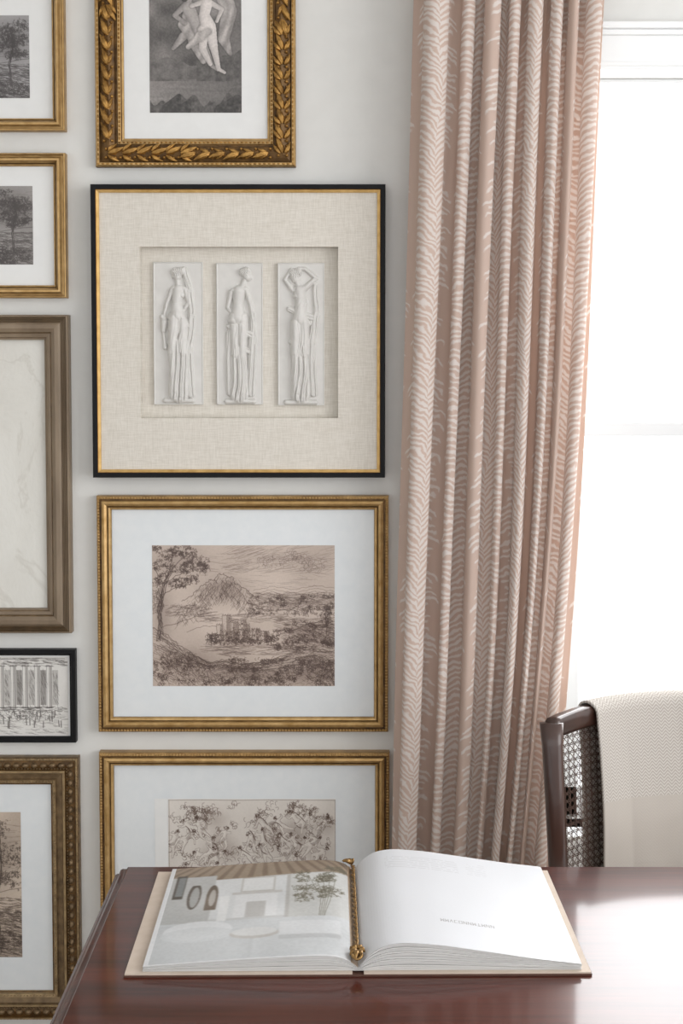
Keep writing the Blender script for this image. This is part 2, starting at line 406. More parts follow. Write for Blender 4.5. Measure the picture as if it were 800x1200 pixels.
# ---- F3 landscape drawing
def art_landscape():
    c = Cv(214, 166, 2.4); k = rnd
    c.a += .10*vnoise(c.H, c.W, 5, 6, 5)
    for w_ in [(30, 20, 34, 20, .26), (12, 80, 12, 34, .28), (84, 52, 30, 15, .26), (170, 66, 48, 8, .26), (185, 106, 34, 14, .30), (106, 112, 34, 5, .28), (40, 134, 40, 16, .34), (120, 152, 100, 12, .36), (190, 142, 34, 16, .32), (104, 98, 22, 10, .16), (150, 16, 60, 12, .10)]: c.wash(*w_)
    # sky strokes
    c.hatch(80, 2, 205, 34, -.25, 150, 22, .4, .26); c.hatch(50, 10, 200, 48, .05, 110, 18, .35, .24)
    for cx, cy in [(165, 14), (140, 20), (185, 24)]: c.scrib(cx, cy, 18, 5, 30, .4, .34, 6)
    # mountains: rocky massif with broken summits
    mt = [(34, 66), (44, 60), (52, 54), (57, 47), (62, 46), (67, 40), (73, 41), (78, 34), (84, 33), (88, 38), (94, 37), (98, 45), (106, 49), (113, 56), (124, 62)]
    c.wob(mt, .6, .65, 1.0)
    for rg in [[(78, 36), (74, 46), (66, 54), (60, 64)], [(86, 38), (88, 48), (82, 58), (80, 68)], [(94, 40), (98, 50), (106, 58), (110, 66)], [(67, 44), (60, 54), (50, 62)]]: c.wob(rg, .5, .6, 1.0)
    for i in range(700):
        t = k.random(); j = int(t*(len(mt)-1)); x, y = mt[j]; x += k.uniform(-5, 8); y += k.uniform(2, 28); sl = k.choice((-.7, -.4, .7))
        l = k.uniform(2, 6); c.seg(x, y, x+sl*l, y+l, .38, .45)
    for y0 in (50, 54, 57, 60, 63, 67, 71, 75): 
        c.wob([(108+y0*.2, y0+3), (140, y0-2), (165, y0+2), (190, y0-3), (213, y0)], .4, .48, 1.1, 8)
    c.hatch(110, 55, 212, 76, .1, 480, 6, .38, .45)
    for i in range(52): c.scrib(k.uniform(115, 212), k.uniform(58, 82), k.uniform(3, 7), 1.8, 12, .42, .52, 2.2)
    # river
    c.hatch(50, 80, 150, 90, 0, 130, 13, .36, .4); c.hatch(55, 116, 175, 128, 0.03, 190, 15, .38, .45); c.hatch(140, 84, 212, 100, .05, 170, 11, .38, .4)
    c.wob([(10, 96), (40, 88), (60, 80), (76, 78)], .6, .7); c.wob([(40, 102), (60, 94), (76, 96)], .5, .6); c.hatch(14, 70, 66, 84, -.1, 150, 7, .38, .48)
    # castle on its island rock
    c.wob([(62, 115), (70, 107), (84, 104), (112, 106), (132, 104), (144, 113)], .7, .8)
    q_ = 2.4
    for (x0, y0, x1, y1) in [(116, 98, 127, 111), (99, 93, 114, 111), (75, 93, 84, 110), (88, 90, 101, 111), (82, 82, 92, 111), (124, 101, 137, 111), (103, 88, 110, 96)]:
        c.erase(x0, y0, x1, y1, .35)
        c.a[int(y0*q_):int(y1*q_), int((x0+(x1-x0)*.5)*q_):int(x1*q_)] += .24; c.a[int(y0*q_):int(y1*q_), int(x0*q_):int(x1*q_)] += .08
        c.wob([(x0, y1), (x0, y0+1), (x0+(x1-x0)*.4, y0), (x1, y0+1.2), (x1, y1)], .5, .6, .6, 4)
        for yy in np.arange(y0+2, y1-1, 2.0): c.seg(x0+(x1-x0)*k.uniform(.3, .6), yy, x1-.4, yy+k.uniform(.3, 1.4), .36, .5)
        for xx in np.arange(x0, x1-.5, 2.8): c.seg(xx, y0-.4, xx+1.0, y0-.9+k.uniform(-.4, .4), .7, .6)
        for _ in range(3): wx, wy = k.uniform(x0+1.5, x1-1.5), k.uniform(y0+3, y1-4); c.seg(wx, wy, wx, wy+1.3, .8, .8)
    c.scrib(104, 105, 32, 7, 260, .42, .5, 2.2); c.scrib(104, 113, 40, 3.5, 210, .48, .66, 2.5); c.scrib(70, 108, 8, 5, 80, .48, .66, 2.5); c.scrib(140, 109, 7, 4, 60, .48, .6, 2.5)
    # right bank
    c.wob([(213, 84), (190, 90), (168, 98), (150, 104), (138, 110)], .7, .8); c.hatch(150, 92, 213, 122, .3, 440, 6, .4, .5)
    for i in range(48): c.scrib(k.uniform(145, 212), k.uniform(88, 122), k.uniform(3, 6), k.uniform(2, 3.5), 16, .42, .58, 2.3)
    c.wob([(203, 112), (204, 96), (202, 80)], .7, .7); 
    for cy in (74, 80, 87, 94): c.scrib(203, cy, 7, 4, 40, .45, .6, 2.2)
    # foreground
    fg = [(0, 96), (14, 104), (30, 116), (48, 128), (66, 137), (84, 134), (106, 140), (132, 136), (160, 128), (185, 122), (213, 124)]
    fx = [p[0] for p in fg]; fy = [p[1] for p in fg]
    c.wob(fg, .7, .6, 1.4)
    for i in range(190):   # contour strokes following the banks
        x = k.uniform(-5, 205); off = k.random()**.9*46; L = k.uniform(10, 30); p = []
        for q in range(9):
            xx = x+L*q/8; p.append((xx, np.interp(xx, fx, fy)*(1-off/90)+off*1.35+off/90*60*.6+k.uniform(-.9, .9)))
        c.poly(p, .44, .55)
    for i in range(1150):
        x = k.uniform(0, 213); y0 = np.interp(x, fx, fy); y = y0+(165-y0)*k.random()
        a = k.uniform(-.5, .5)+(.6 if x < 70 else -.15)+(1.2 if k.random() < .2 else 0); l = k.uniform(2.5, 7); c.seg(x, y, x+math.cos(a)*l, y+math.sin(a)*l, .44, .5)
    for i in range(84): c.scrib(k.uniform(0, 213), k.uniform(134, 164), k.uniform(3, 8), k.uniform(2, 4), 14, .46, .62, 2.6)
    c.scrib(30, 140, 30, 14, 200, .5, .6, 3); c.scrib(187, 142, 26, 9, 150, .5, .6, 3)
    # tree
    for dx in (0, 1.3, 2.6, 4): c.wob([(5+dx, 112), (7+dx, 92), (6+dx, 74), (10+dx, 58), (13+dx, 44), (20+dx, 30)], .8, .8, .6)
    c.hatch(5, 50, 12, 108, 1.4, 80, 7, .5, .7)
    for b in [[(12, 48), (28, 36), (48, 26), (62, 24)], [(10, 58), (26, 50), (44, 46)], [(16, 38), (30, 20), (46, 8)], [(12, 44), (2, 26)], [(20, 30), (24, 12), (22, 2)]]: c.wob(b, .7, .8)
    for cx, cy, rx, ry in [(12, 10, 14, 10), (34, 8, 16, 8), (52, 16, 14, 7), (10, 28, 10, 9), (34, 26, 14, 6), (56, 27, 12, 5), (30, 44, 14, 5), (6, 44, 7, 6), (46, 40, 9, 4)]:
        for _ in range(13):
            a = k.uniform(0, 6.28); q = k.random()**.5; c.scrib(cx+rx*q*math.cos(a), cy+ry*q*math.sin(a), 4.5, 2.6, int(rx*.95), .43, .62, 2.0)
    c.scrib(5, 66, 8, 14, 60, .5, .55, 3)
    return c.rgb((203, 187, 175), (72, 55, 48), 3, .05)
def art_figures():
    c = Cv(212, 190, 2.0); k = random.Random(21)
    c.a += .05*vnoise(c.H, c.W, 6, 6, 9)
    for i in range(170): c.scrib(k.uniform(6, 205), k.uniform(6, 186), k.uniform(4, 10), k.uniform(3, 7), 9, .44, .58, 4.5)
    for i in range(16): c.wash(k.uniform(20, 200), k.uniform(20, 160), 16, 12, .2)
    def figure(x, y, a, s):
        ux, uy = math.cos(a), math.sin(a); vx, vy = -uy, ux
        def T(u, v): return (x+(ux*u+vx*v)*s, y+(uy*u+vy*v)*s)
        def cp(u0, v0, r0, u1, v1, r1): p = T(u0, v0); q = T(u1, v1); return (p[0], p[1], r0*s, q[0], q[1], r1*s)
        L = [cp(0, 0, 2.5, .6, 0, 2.3), cp(2, 0, 1.3, 4, 0, 1.5), cp(5.5, -2.4, 1.9, 5.5, 2.4, 1.9), cp(6.5, 0, 3.4, 13, 0, 2.9), cp(13, 0, 3.0, 16, 0, 4.0)]
        for o in (-1, 1):
            kx, kv = k.uniform(20, 25), o*k.uniform(2, 7); fxx, fv = kx+k.uniform(2, 9), kv+k.uniform(-6, 4)
            L += [cp(16, o*1.8, 3.0, kx, kv, 1.9), cp(kx, kv, 1.8, fxx, fv, 1.1)]
            ex, ev = 6+k.uniform(-3, 6), o*k.uniform(6, 9); hx, hv = ex+k.uniform(-6, 5), ev+o*k.uniform(-3, 5)
            L += [cp(5.5, o*3, 1.6, ex, ev, 1.3), cp(ex, ev, 1.2, hx, hv, .9)]
        hh = caps(212, 190, 2.0, L); m = (hh > 0).astype(float); e = blur(m, 1); edge = np.clip(1-np.abs(e-.5)*2.3, 0, 1)
        gx = np.gradient(blur(hh, 2), axis=1)*2; sh = np.clip(gx*-.2, 0, .5)
        hat = (np.sin((c.X+c.Y*.6)*4.2) > 0)
        c.a = np.where(m > 0, c.a*.2+sh*np.where(hat, 1.3, .6), c.a); c.a = np.maximum(c.a, edge*.88*(0.65+.35*vnoise(c.H, c.W, 40, 40, int(x*7+y) % 999)))
        hp = T(-.6, 0); c.scrib(hp[0], hp[1], 2.4*s, 2.0*s, 12, .45, .75, 1.8)
        # swirl of drapery
        st = T(14, k.uniform(-4, 4)); th = k.uniform(0, 6.28); dth = k.uniform(-.35, .35)
        for r_ in range(3):
            px_, py_ = st[0]+r_*1.1, st[1]+r_*.9; t2 = th; p = [(px_, py_)]
            for _ in range(10): t2 += dth; px_ += math.cos(t2)*1.8; py_ += math.sin(t2)*1.8; p.append((px_, py_))
            c.poly(p, .46, .65)
    pos = [(x_, y_) for y_ in (22, 40, 60, 82, 104, 128, 152) for x_ in range(16, 205, 20)]
    for (x_, y_) in pos:
        if y_ < 30 and 50 < x_ < 100: continue
        if k.random() < .12: continue
        figure(x_+k.uniform(-6, 6), y_+k.uniform(-7, 7), 1.57+k.uniform(-1.5, 1.5), k.uniform(.74, 1.0))
    for cx, cy in ((28, 12), (44, 20), (150, 10), (178, 14), (196, 24)):
        for q in range(6): c.scrib(cx+k.uniform(-12, 12), cy+k.uniform(-7, 7), 5, 3, 12, .42, .55, 3)
    c.wob([(1, 1), (211, 1), (211, 189), (1, 189), (1, 1)], .7, .4, .3)
    return c.rgb((217, 211, 204), (76, 56, 46), 4, .04)
def art_nudes():
    W, H, sc = 110, 212, 2.3
    c = Cv(W, H, sc); Y, X = c.Y, c.X
    v = .44+.24*(vnoise(c.H, c.W, 7, 4, 21)-.5)+.14*(vnoise(c.H, c.W, 14, 7, 22)-.5)-.07*np.clip((Y-60)/100, 0, 1)
    mtn = 150+.25*np.abs(X-18)-8*vnoise(c.H, c.W, 1, 9, 3); v = np.where((Y > mtn) & (Y < 172), .36+.1*vnoise(c.H, c.W, 34, 18, 4), v)
    mt2 = 156-.28*(X-60)-7*vnoise(c.H, c.W, 1, 12, 6); v = np.where((X > 56) & (Y > mt2) & (Y < 178), .30+.12*vnoise(c.H, c.W, 50, 26, 8), v)
    v = np.where(Y > 174, .50-.14*(X/110)+.06*vnoise(c.H, c.W, 90, 4, 12), v)
    v = np.where(Y > 196+5*np.sin(X/9)+4*np.sin(X/3.1), .28+.14*vnoise(c.H, c.W, 60, 34, 13), v)
    rock = caps(W, H, sc, [(26, 208, 12, 34, 192, 3), (40, 210, 10, 47, 198, 3), (90, 212, 14, 104, 196, 6)]); v = np.where(rock > 0, .22+.12*vnoise(c.H, c.W, 70, 40, 14), v)
    def cloth(v, cl, lo, seed):
        hh = caps(W, H, sc, cl); out = v.copy()
        fold = .5+.5*np.sin((X*.35+Y*.16)*1.4+9*vnoise(c.H, c.W, 9, 5, seed)); f2 = vnoise(c.H, c.W, 30, 18, seed+1)
        sh = blur((hh > .3).astype(float), 8); out = np.where(sh > .02, out*.9, out)
        return np.where(hh > .3, lo+.030*hh+.16*fold*(.4+.6*f2), out)
    v = cloth(v, [(80, 52, 10, 95, 92, 9), (95, 92, 9, 88, 124, 7), (88, 124, 7, 96, 142, 2.5), (94, 70, 7, 105, 58, 3)], .44, 5)
    v = cloth(v, [(40, 108, 6, 60, 134, 7), (46, 98, 7, 54, 124, 8), (54, 128, 8, 64, 150, 4), (40, 122, 5, 28, 136, 2)], .46, 7)
    man = caps(W, H, sc, [(46, 76, 5.2, 46, 78, 5), (46, 88, 8, 54, 104, 6.5), (54, 104, 6.5, 62, 126, 5.5), (62, 126, 5, 74, 156, 2.6), (42, 86, 3.8, 30, 97, 2.8), (30, 97, 2.8, 42, 106, 2.3), (74, 156, 2.4, 81, 161, 1.8)])
    wom = caps(W, H, sc, [(66, 72, 4.8, 66, 74, 4.6), (68, 83, 7.2, 65, 97, 6), (65, 97, 6.4, 70, 110, 8.8), (72, 112, 7.2, 76, 134, 5.2), (76, 134, 4.8, 82, 160, 2.6), (82, 160, 2.3, 89, 164, 1.8),
                          (64, 114, 6.8, 63, 136, 4.4), (63, 136, 4.4, 72, 154, 2.5), (72, 82, 3.4, 86, 90, 2.6), (86, 90, 2.6, 80, 104, 2), (62, 82, 3.2, 50, 86, 2.4)])
    def body(v, hh, lo, hi):
        gx = np.gradient(hh, axis=1)*sc; gy = np.gradient(hh, axis=0)*sc
        lit = np.clip(.55-.22*gx-.18*gy, 0, 1)*.6+.4*np.clip(hh/4.5, 0, 1)
        return np.where(hh > .4, lo+(hi-lo)*lit, v)
    v = np.where(blur((man > 0).astype(float), 6) > .02, v*.88, v); v = body(v, man, .40, .76)
    v = np.where(blur((wom > 0).astype(float), 6) > .02, v*.88, v); v = body(v, wom, .50, .97)
    v = cloth(v, [(70, 116, 4, 60, 122, 6), (60, 122, 5, 46, 134, 3)], .54, 15)
    hair = caps(W, H, sc, [(66, 68, 4.6, 72, 73, 3.4), (45, 73, 4.6, 42, 78, 3.6)]); v = np.where(hair > 0, .24+.08*vnoise(c.H, c.W, 90, 60, 9), v)
    v = v+.08*(vnoise(c.H, c.W, 150, 80, 33)-.5); v = blur(v, 1)
    return np.clip(np.stack([v*1.02, v*.985, v*.965], -1), 0, 1)
def art_tree(W, H, bg, ink, dense=1.0, seed=1, sepia=False, sc=1.8):
    c = Cv(W, H, sc); c.a += .12*vnoise(c.H, c.W, 4, 5, seed)
    for tx in (W*.84, W*.3): c.wash(tx, H*.3, W*.2, H*.26, .28*dense)
    c.a += .2*np.clip((c.Y/H-.6)*3, 0, 1)
    c.hatch(0, H*.05, W, H*.5, 0, int(W*1.2), 16, .45, .3)
    c.wob([(0, H*.62), (W*.3, H*.56), (W*.6, H*.6), (W, H*.52)], .7, .6); c.hatch(0, H*.58, W, H*.7, .1, int(W*3), 8, .5, .5)
    c.hatch(0, H*.68, W, H, .15, int(W*H*.06), 9, .6, .6); c.scrib(W*.5, H*.88, W*.5, H*.12, int(W*4*dense), .6, .6, 3)
    for tx, s in ((W*.84, 1.0), (W*.3, .8)):
        for d in (0, 1, 2): c.wob([(tx+d, H*.85), (tx-2+d, H*.6), (tx+3+d, H*.35), (tx+d, H*.15)], 1.0, .85)
        for cx, cy, rx, ry in [(0, .16, .13, .10), (-.08, .24, .12, .07), (.07, .30, .10, .07), (-.05, .38, .12, .06), (.06, .46, .09, .05)]:
            for q in range(10): c.scrib(tx+(cx+rnd.uniform(-rx, rx)*.9)*W, H*(cy+rnd.uniform(-ry, ry)*.9), rx*W*s*.4+1, ry*H*s*.4+1, int(15*dense*s), .5, .6, 2.2)
    c.a = np.clip(c.a, 0, 1)
    return c.rgb(bg, ink, seed, .05)
k2 = random.Random(3)
def art_temple():
    W, H = 150, 96; c = Cv(W, H, 2.0)
    c.a += .06*vnoise(c.H, c.W, 5, 5, 3)
    c.wob([(30, 4), (146, 2)], .7, .6); c.hatch(60, 1, 146, 10, .1, 120, 9, .45, .5)
    for i in range(5):
        x = 66+i*14.5
        c.a[int(12*2):int(62*2), int((x+4)*2):int((x+6)*2)] += .35; c.a[int(16*2):int(58*2), int((x+7)*2):int((x+14)*2)] += .22+.22*(i % 2)
        for d in (0, 3, 6): c.wob([(x+d, 10), (x+d, 62)], .5, .6, .3)
        c.wob([(x-1.5, 11), (x+7.5, 11)], .9, .7, .2); c.wob([(x-1.5, 61), (x+7.5, 61)], .9, .7, .2); c.hatch(x+7, 14, x+13, 58, 1.3, 40, 6, .45, .4)
    c.a[:] = np.clip(c.a, 0, .85)
    c.hatch(54, 60, 146, 66, 0, 90, 9, .5, .6); c.hatch(50, 68, 146, 92, .1, 190, 8, .4, .35); c.scrib(100, 70, 44, 6, 150, .45, .55, 2.5)
    for _ in range(20):
        x = k2.uniform(58, 144); y = k2.uniform(64, 80); c.seg(x, y, x+k2.uniform(-.6, .6), y+6, 1.3, .65); c.seg(x, y-1.6, x, y-1.2, 1.1, .65)
    return c.rgb((222, 220, 216), (70, 65, 62), 6, .03)

# ------------------------------------------------------------ pictures
def center(r, name): return empty(name, ((r[0]+r[1])/2, WY, (r[2]+r[3])/2))
PXM = P(401, 425, WY-.02)[0]  # metres per pixel on the picture plane
def beaded_frame(name, L, R, T, B, w=17):
    r = rect_px(L, R, T, B); e = center(r, name); w = w*PXM; backing(r, e)
    prof = [(0, 0), (0, .018), (.001, .021), (w*.22, .022), (w*.25, .019), (w*.33, .019), (w*.38, .023), (w*.55, .025), (w*.70, .022), (w*.78, .016), (w*.82, .018), (w*.93, .017), (w, .013), (w, .009)]
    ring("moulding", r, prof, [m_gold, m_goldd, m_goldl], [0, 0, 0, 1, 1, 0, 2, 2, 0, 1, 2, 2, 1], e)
    beads("bead_row", r, w*.15, .0056, .0024, .0024, .0034, .021, m_goldl, e, 6)
    return r, e, w

# F1 ornate gilt frame
r = rect_px(110, 346, -150, 195); e = center(r, "framed_figure_painting"); backing(r, e); w = 33*PXM
prof = [(0, 0), (0, .014), (.003, .018), (.007, .018), (.009, .014), (w*.3, .018), (w*.5, .022), (w*.68, .018), (w*.72, .012), (w*.76, .012), (w*.8, .016), (w*.9, .015), (w*.93, .011), (w, .010), (w, .006)]
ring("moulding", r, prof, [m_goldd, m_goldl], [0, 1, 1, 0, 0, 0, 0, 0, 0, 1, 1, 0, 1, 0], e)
V = []; Fc = []
for x, z, an, t in along(r, w*.46, .0260):
    s = 1 if t < .5 else -1; a = an if s > 0 else an+math.pi
    ox, oz = math.cos(an+math.pi/2), math.sin(an+math.pi/2)
    leaf(V, Fc, x, z, .031, .0068, .010, .019, a+rnd.uniform(.15, .4), .12)
    leaf(V, Fc, x+ox*.003, z+oz*.003, .020, .0052, .008, .018, a+1.05, -.35)
    leaf(V, Fc, x-ox*.003, z-oz*.003, .022, .0052, .008, .018, a-.80, .30)
    for q in (-1, 1): dome(V, Fc, x-math.cos(a)*.004+ox*q*.0075, z-math.sin(a)*.004+oz*q*.0075, .0032, .0032, .006, .018, 0, 8)
    dome(V, Fc, x+math.cos(a)*.013-ox*.008, z+math.sin(a)*.013-oz*.008, .0026, .0026, .005, .018, 0, 8)
mesh("acanthus_leaves", V, Fc, m_goldo, e, smooth=True)
beads("inner_bead_row", r, w*.85, .0075, .0030, .0018, .003, .015, m_goldo, e, 6)
beads("outer_bead_row", r, .005, .0085, .0034, .0016, .002, .0175, m_goldo, e, 6)
panel("mat_board", r, w-.002, .0072, m_matw, e)
x0, z1 = P(174, -80, WY-.009); x1, z0 = P(283, 132, WY-.009)
printgrid("painting_print", x0, x1, z1, z0, .0078, art_nudes(), e)

# F3 landscape
r, e, w = beaded_frame("framed_landscape_drawing", 114, 455, 581, 858)
panel("mat_board", r, w-.002, .0095, m_mat, e)
x0, z1 = P(178, 639, WY-.01); x1, z0 = P(392, 804, WY-.01)
printgrid("drawing", x0, x1, z1, z0, .0100, art_landscape(), e)
# F4 figures
r, e, w = beaded_frame("framed_figure_drawing", 117, 456, 882, 1178)
panel("mat_board", r, w-.002, .0092, m_mat, e)
x0, z1 = P(181, 936, WY-.01); x1, z0 = P(393, 1124, WY-.01)
mesh("backing_sheet", [(x0, WY-.0096, z0), (x1, WY-.0096, z0), (x1, WY-.0096, z1), (x0, WY-.0096, z1)], [(0, 1, 2, 3)], m_matw, e)
x0 = P(197, 936, WY-.01)[0]
printgrid("drawing", x0, x1, z1-.001, z0+.001, .0101, art_figures(), e)

# F2 relief shadow box
r = rect_px(109, 451, 217, 559); e = center(r, "framed_relief_shadowbox"); backing(r, e)
b = 6.0*PXM; g_ = 9.5*PXM
ring("moulding", r, [(0, 0), (0, .034), (.001, .036), (b-.001, .036), (b, .035), (b, .034), (b+.001, .0345), (g_, .033), (g_, .028)], [m_black, m_lip], [0, 0, 0, 0, 1, 1, 1, 1], e)
rx = rect_px(164, 396, 289, 490, WY-.03)
X0, X1, Z1, Z0 = r; i = g_-.001
a0, a1, b1, b0 = rx
def matring(name, d0, d1, mat):
    V = [(X0+i, WY-d0, Z0+i), (X1-i, WY-d0, Z0+i), (X1-i, WY-d0, Z1-i), (X0+i, WY-d0, Z1-i), (a0, WY-d0, b0), (a1, WY-d0, b0), (a1, WY-d0, b1), (a0, WY-d0, b1),
         (a0, WY-d1, b0), (a1, WY-d1, b0), (a1, WY-d1, b1), (a0, WY-d1, b1)]
    Fc = []
    for c in range(4):
        c2 = (c+1) % 4; Fc += [(c, c2, 4+c2, 4+c), (4+c, 4+c2, 8+c2, 8+c)]
    mesh(name, V, Fc, mat, e)
matring("linen_mat", .029, .007, m_linen)
mesh("linen_back", [(a0-.01, WY-.0065, b0-.01), (a1+.01, WY-.0065, b0-.01), (a1+.01, WY-.0065, b1+.01), (a0-.01, WY-.0065, b1+.01)], [(0, 1, 2, 3)], m_linen, e)
def relief(name, L, R, T, B, body, cloth, hair=()):
    W, H, sc = R-L, B-T, 3.2
    hb = caps(W, H, sc, body); h, w_ = hb.shape; Y, X = np.mgrid[0:h, 0:w_]/sc
    # drapery: soft overlapping folds running with the cloth
    hc = np.zeros_like(hb)
    for ci, c in enumerate(cloth):
        x0, y0, r0, x1, y1, r1 = c[:6]; f = c[6]; am = c[7]; sway = c[8] if len(c) > 8 else .6
        dx, dy = x1-x0, y1-y0; L2 = dx*dx+dy*dy; t = np.clip(((X-x0)*dx+(Y-y0)*dy)/L2, 0, 1); sd = ((X-x0)*dy-(Y-y0)*dx)/math.sqrt(L2)
        sd = sd + .9*np.sin(t*5+ci)
        r_ = r0+(r1-r0)*t; d = np.hypot(X-x0-t*dx, Y-y0-t*dy)
        q = np.clip(1-(d/r_)**2, 0, 1)
        wob = 2.2*vnoise(h, w_, 5, 2, int(x0+y0)+ci)+.7*vnoise(h, w_, 14, 5, ci+7)
        fold = np.abs(np.sin(sd/r_*f+wob+t*sway*2))
        fold = .7*fold**.7+.3*np.abs(np.sin(sd/r_*f*2.1+wob*1.7+t*3))
        hh = np.sqrt(np.minimum(q*1.7, 1))*(r_**.55)*(1-am*.55+am*fold*.65); hc = np.maximum(hc, hh)
    hh = np.maximum(hb, hc) + .20*np.minimum(hb, hc)
    for (x_, y_, r_) in hair:
        d = np.hypot(X-x_, Y-y_); hh = np.where(d < r_, hh+.6*np.sin(X*2.6+np.sin(Y*1.9)*1.5)*np.sin(Y*2.3), hh)
    hh = blur(hh, 1)
    # rim of the plaque
    ed = np.minimum(np.minimum(X, W-X), np.minimum(Y, H-Y)); hh = hh*np.clip(ed/1.0-.3, 0, 1)
    rim = .8*np.clip(1-np.abs(ed-1.0)/.9, 0, 1)
    z = .0135+(hh*2.0+rim)*PXM+.0003*vnoise(h, w_, 30, 12, 5)
    z[0, :] = z[-1, :] = .0066; z[:, 0] = z[:, -1] = .0066
    x0, zt_ = P(L, T, WY-.014); x1, zb = P(R, B, WY-.014)
    XX = np.linspace(x0, x1, w_); ZZ = np.linspace(zt_, zb, h); XX[1] = XX[0]+1e-5; XX[-2] = XX[-1]-1e-5; ZZ[1] = ZZ[0]-1e-5; ZZ[-2] = ZZ[-1]+1e-5
    Xg, Zg = np.meshgrid(XX, ZZ)
    grid(name, np.stack([Xg, WY-z, Zg], -1), m_plaster, e)
# coordinates in plaque pixels
relief("relief_plaque_1", 179, 238, 307, 474,
    [(29, 14, 5.8, 29, 17, 5.0), (27, 12, 5.5, 33, 11, 5), (24, 16, 1.6, 23.4, 18, 1.2), (29, 21, 3, 30, 27, 3.2), (25, 31, 3.8, 36, 31, 3.8), (30, 33, 7.0, 28, 48, 6), (27, 38, 3.6, 27, 39, 3.6, 1.35), (34, 38, 3.6, 34, 39, 3.6, 1.35), (28, 50, 6.4, 29, 62, 8.6),
     (23, 32, 3.2, 16, 50, 2.6), (16, 50, 2.6, 12, 66, 2.0), (38, 32, 3.2, 42, 48, 2.6), (42, 48, 2.6, 34, 60, 2.0), (13, 70, 4.5, 12, 80, 3), (11, 64, 3.2, 13, 66, 3.2), (12, 82, 1.6, 14, 100, 2.8),
     (25, 66, 7.5, 22, 106, 5, 1.1), (22, 106, 4.6, 25, 150, 3.2, 1.1), (35, 70, 6.5, 36, 106, 4.6), (24, 156, 2.6, 19, 159, 2), (34, 156, 2.6, 39, 159, 2), (14, 162, 3.0, 46, 162, 3.0)],
    [(37, 9, 3.6, 44, 34, 3.6, 3, .8), (44, 34, 3.6, 46, 64, 4, 3, .8), (46, 64, 4.4, 42, 104, 5, 3, .8), (30, 66, 9.5, 29, 100, 10, 4.6, .9), (29, 98, 10, 30, 153, 12.5, 6.0, .95), (19, 64, 3.6, 42, 74, 4.4, 2.5, .7), (41, 98, 5, 44, 154, 5, 3, .9), (20, 78, 3, 40, 98, 3.4, 2, .7)], [(30, 11, 6)])
relief("relief_plaque_2", 253, 308, 308, 474,
    [(36, 14, 5.4, 37, 17, 4.8), (32, 11, 5, 36, 10, 5), (41.5, 16, 1.4, 42, 18, 1.1), (34, 20, 3, 31, 27, 3.2), (21, 33, 3.8, 34, 31, 3.8), (27, 34, 7.5, 26, 50, 6.2), (26, 50, 6.4, 26, 64, 9.6), (22, 63, 6.6, 21, 67, 7, 1.15), (31, 63, 6.6, 31, 67, 7, 1.15),
     (18, 34, 3.4, 14, 52, 2.6), (14, 52, 2.6, 22, 64, 2.0), (36, 33, 3.4, 41, 50, 2.8), (41, 50, 2.7, 43, 66, 2.1),
     (31, 70, 7, 31, 106, 5, 1.1), (31, 106, 4.6, 29, 150, 3.2, 1.1), (22, 72, 6.5, 22, 106, 4.6), (25, 157, 2.6, 20, 160, 2), (31, 157, 2.4, 35, 160, 2), (12, 162, 3, 44, 162, 3)],
    [(27, 80, 9.5, 27, 106, 9, 4.6, .9), (27, 104, 9, 27, 153, 11.5, 6.0, .95), (43, 60, 3.2, 44, 92, 4, 3, .8), (15, 74, 3.4, 41, 84, 4.4, 2.5, .7), (43, 88, 4.4, 41, 152, 5, 3, .9), (15, 82, 3.4, 16, 152, 4, 2.5, .9), (17, 90, 3, 40, 104, 3.4, 2, .7)], [(33, 10, 6)])
relief("relief_plaque_3", 325, 380, 308, 475,
    [(20, 16, 5.6, 21, 19, 4.8), (18, 12, 5, 24, 11, 5), (25.5, 18, 1.5, 26, 20, 1.1), (23, 23, 3, 25, 28, 3.2), (20, 32, 3.8, 31, 30, 3.8), (26, 33, 7.0, 27, 50, 6.0), (22, 38, 3.6, 22, 39, 3.6, 1.35), (29, 37, 3.6, 29, 38, 3.6, 1.35), (27, 52, 6.2, 26, 66, 8.6),
     (33, 29, 3.4, 45, 18, 2.8), (45, 18, 2.8, 32, 7, 2.3), (32, 7, 2.3, 25, 7, 2.3), (18, 32, 3.2, 9, 20, 2.6), (9, 20, 2.6, 16, 8, 2.2), (22, 70, 7, 20, 106, 5, 1.1),
     (20, 106, 4.6, 22, 150, 3.2, 1.1), (31, 70, 6.5, 32, 106, 4.6), (23, 157, 2.4, 18, 160, 2), (29, 157, 2.4, 34, 160, 2), (10, 163, 3, 44, 163, 3)],
    [(44, 26, 3.0, 46, 60, 3.4, 2.6, .8), (45, 60, 3.8, 40, 92, 4.4, 3, .8), (26, 68, 9.5, 26, 104, 9.5, 4.6, .9), (26, 102, 9.5, 27, 153, 12, 6.0, .95), (14, 54, 3.4, 40, 64, 4, 2.5, .7), (39, 92, 4.4, 42, 152, 5, 3, .9), (29, 46, 6.4, 26, 60, 8, 3.4, .8), (38, 70, 3, 16, 92, 3.4, 2, .7)], [(21, 12, 6)])

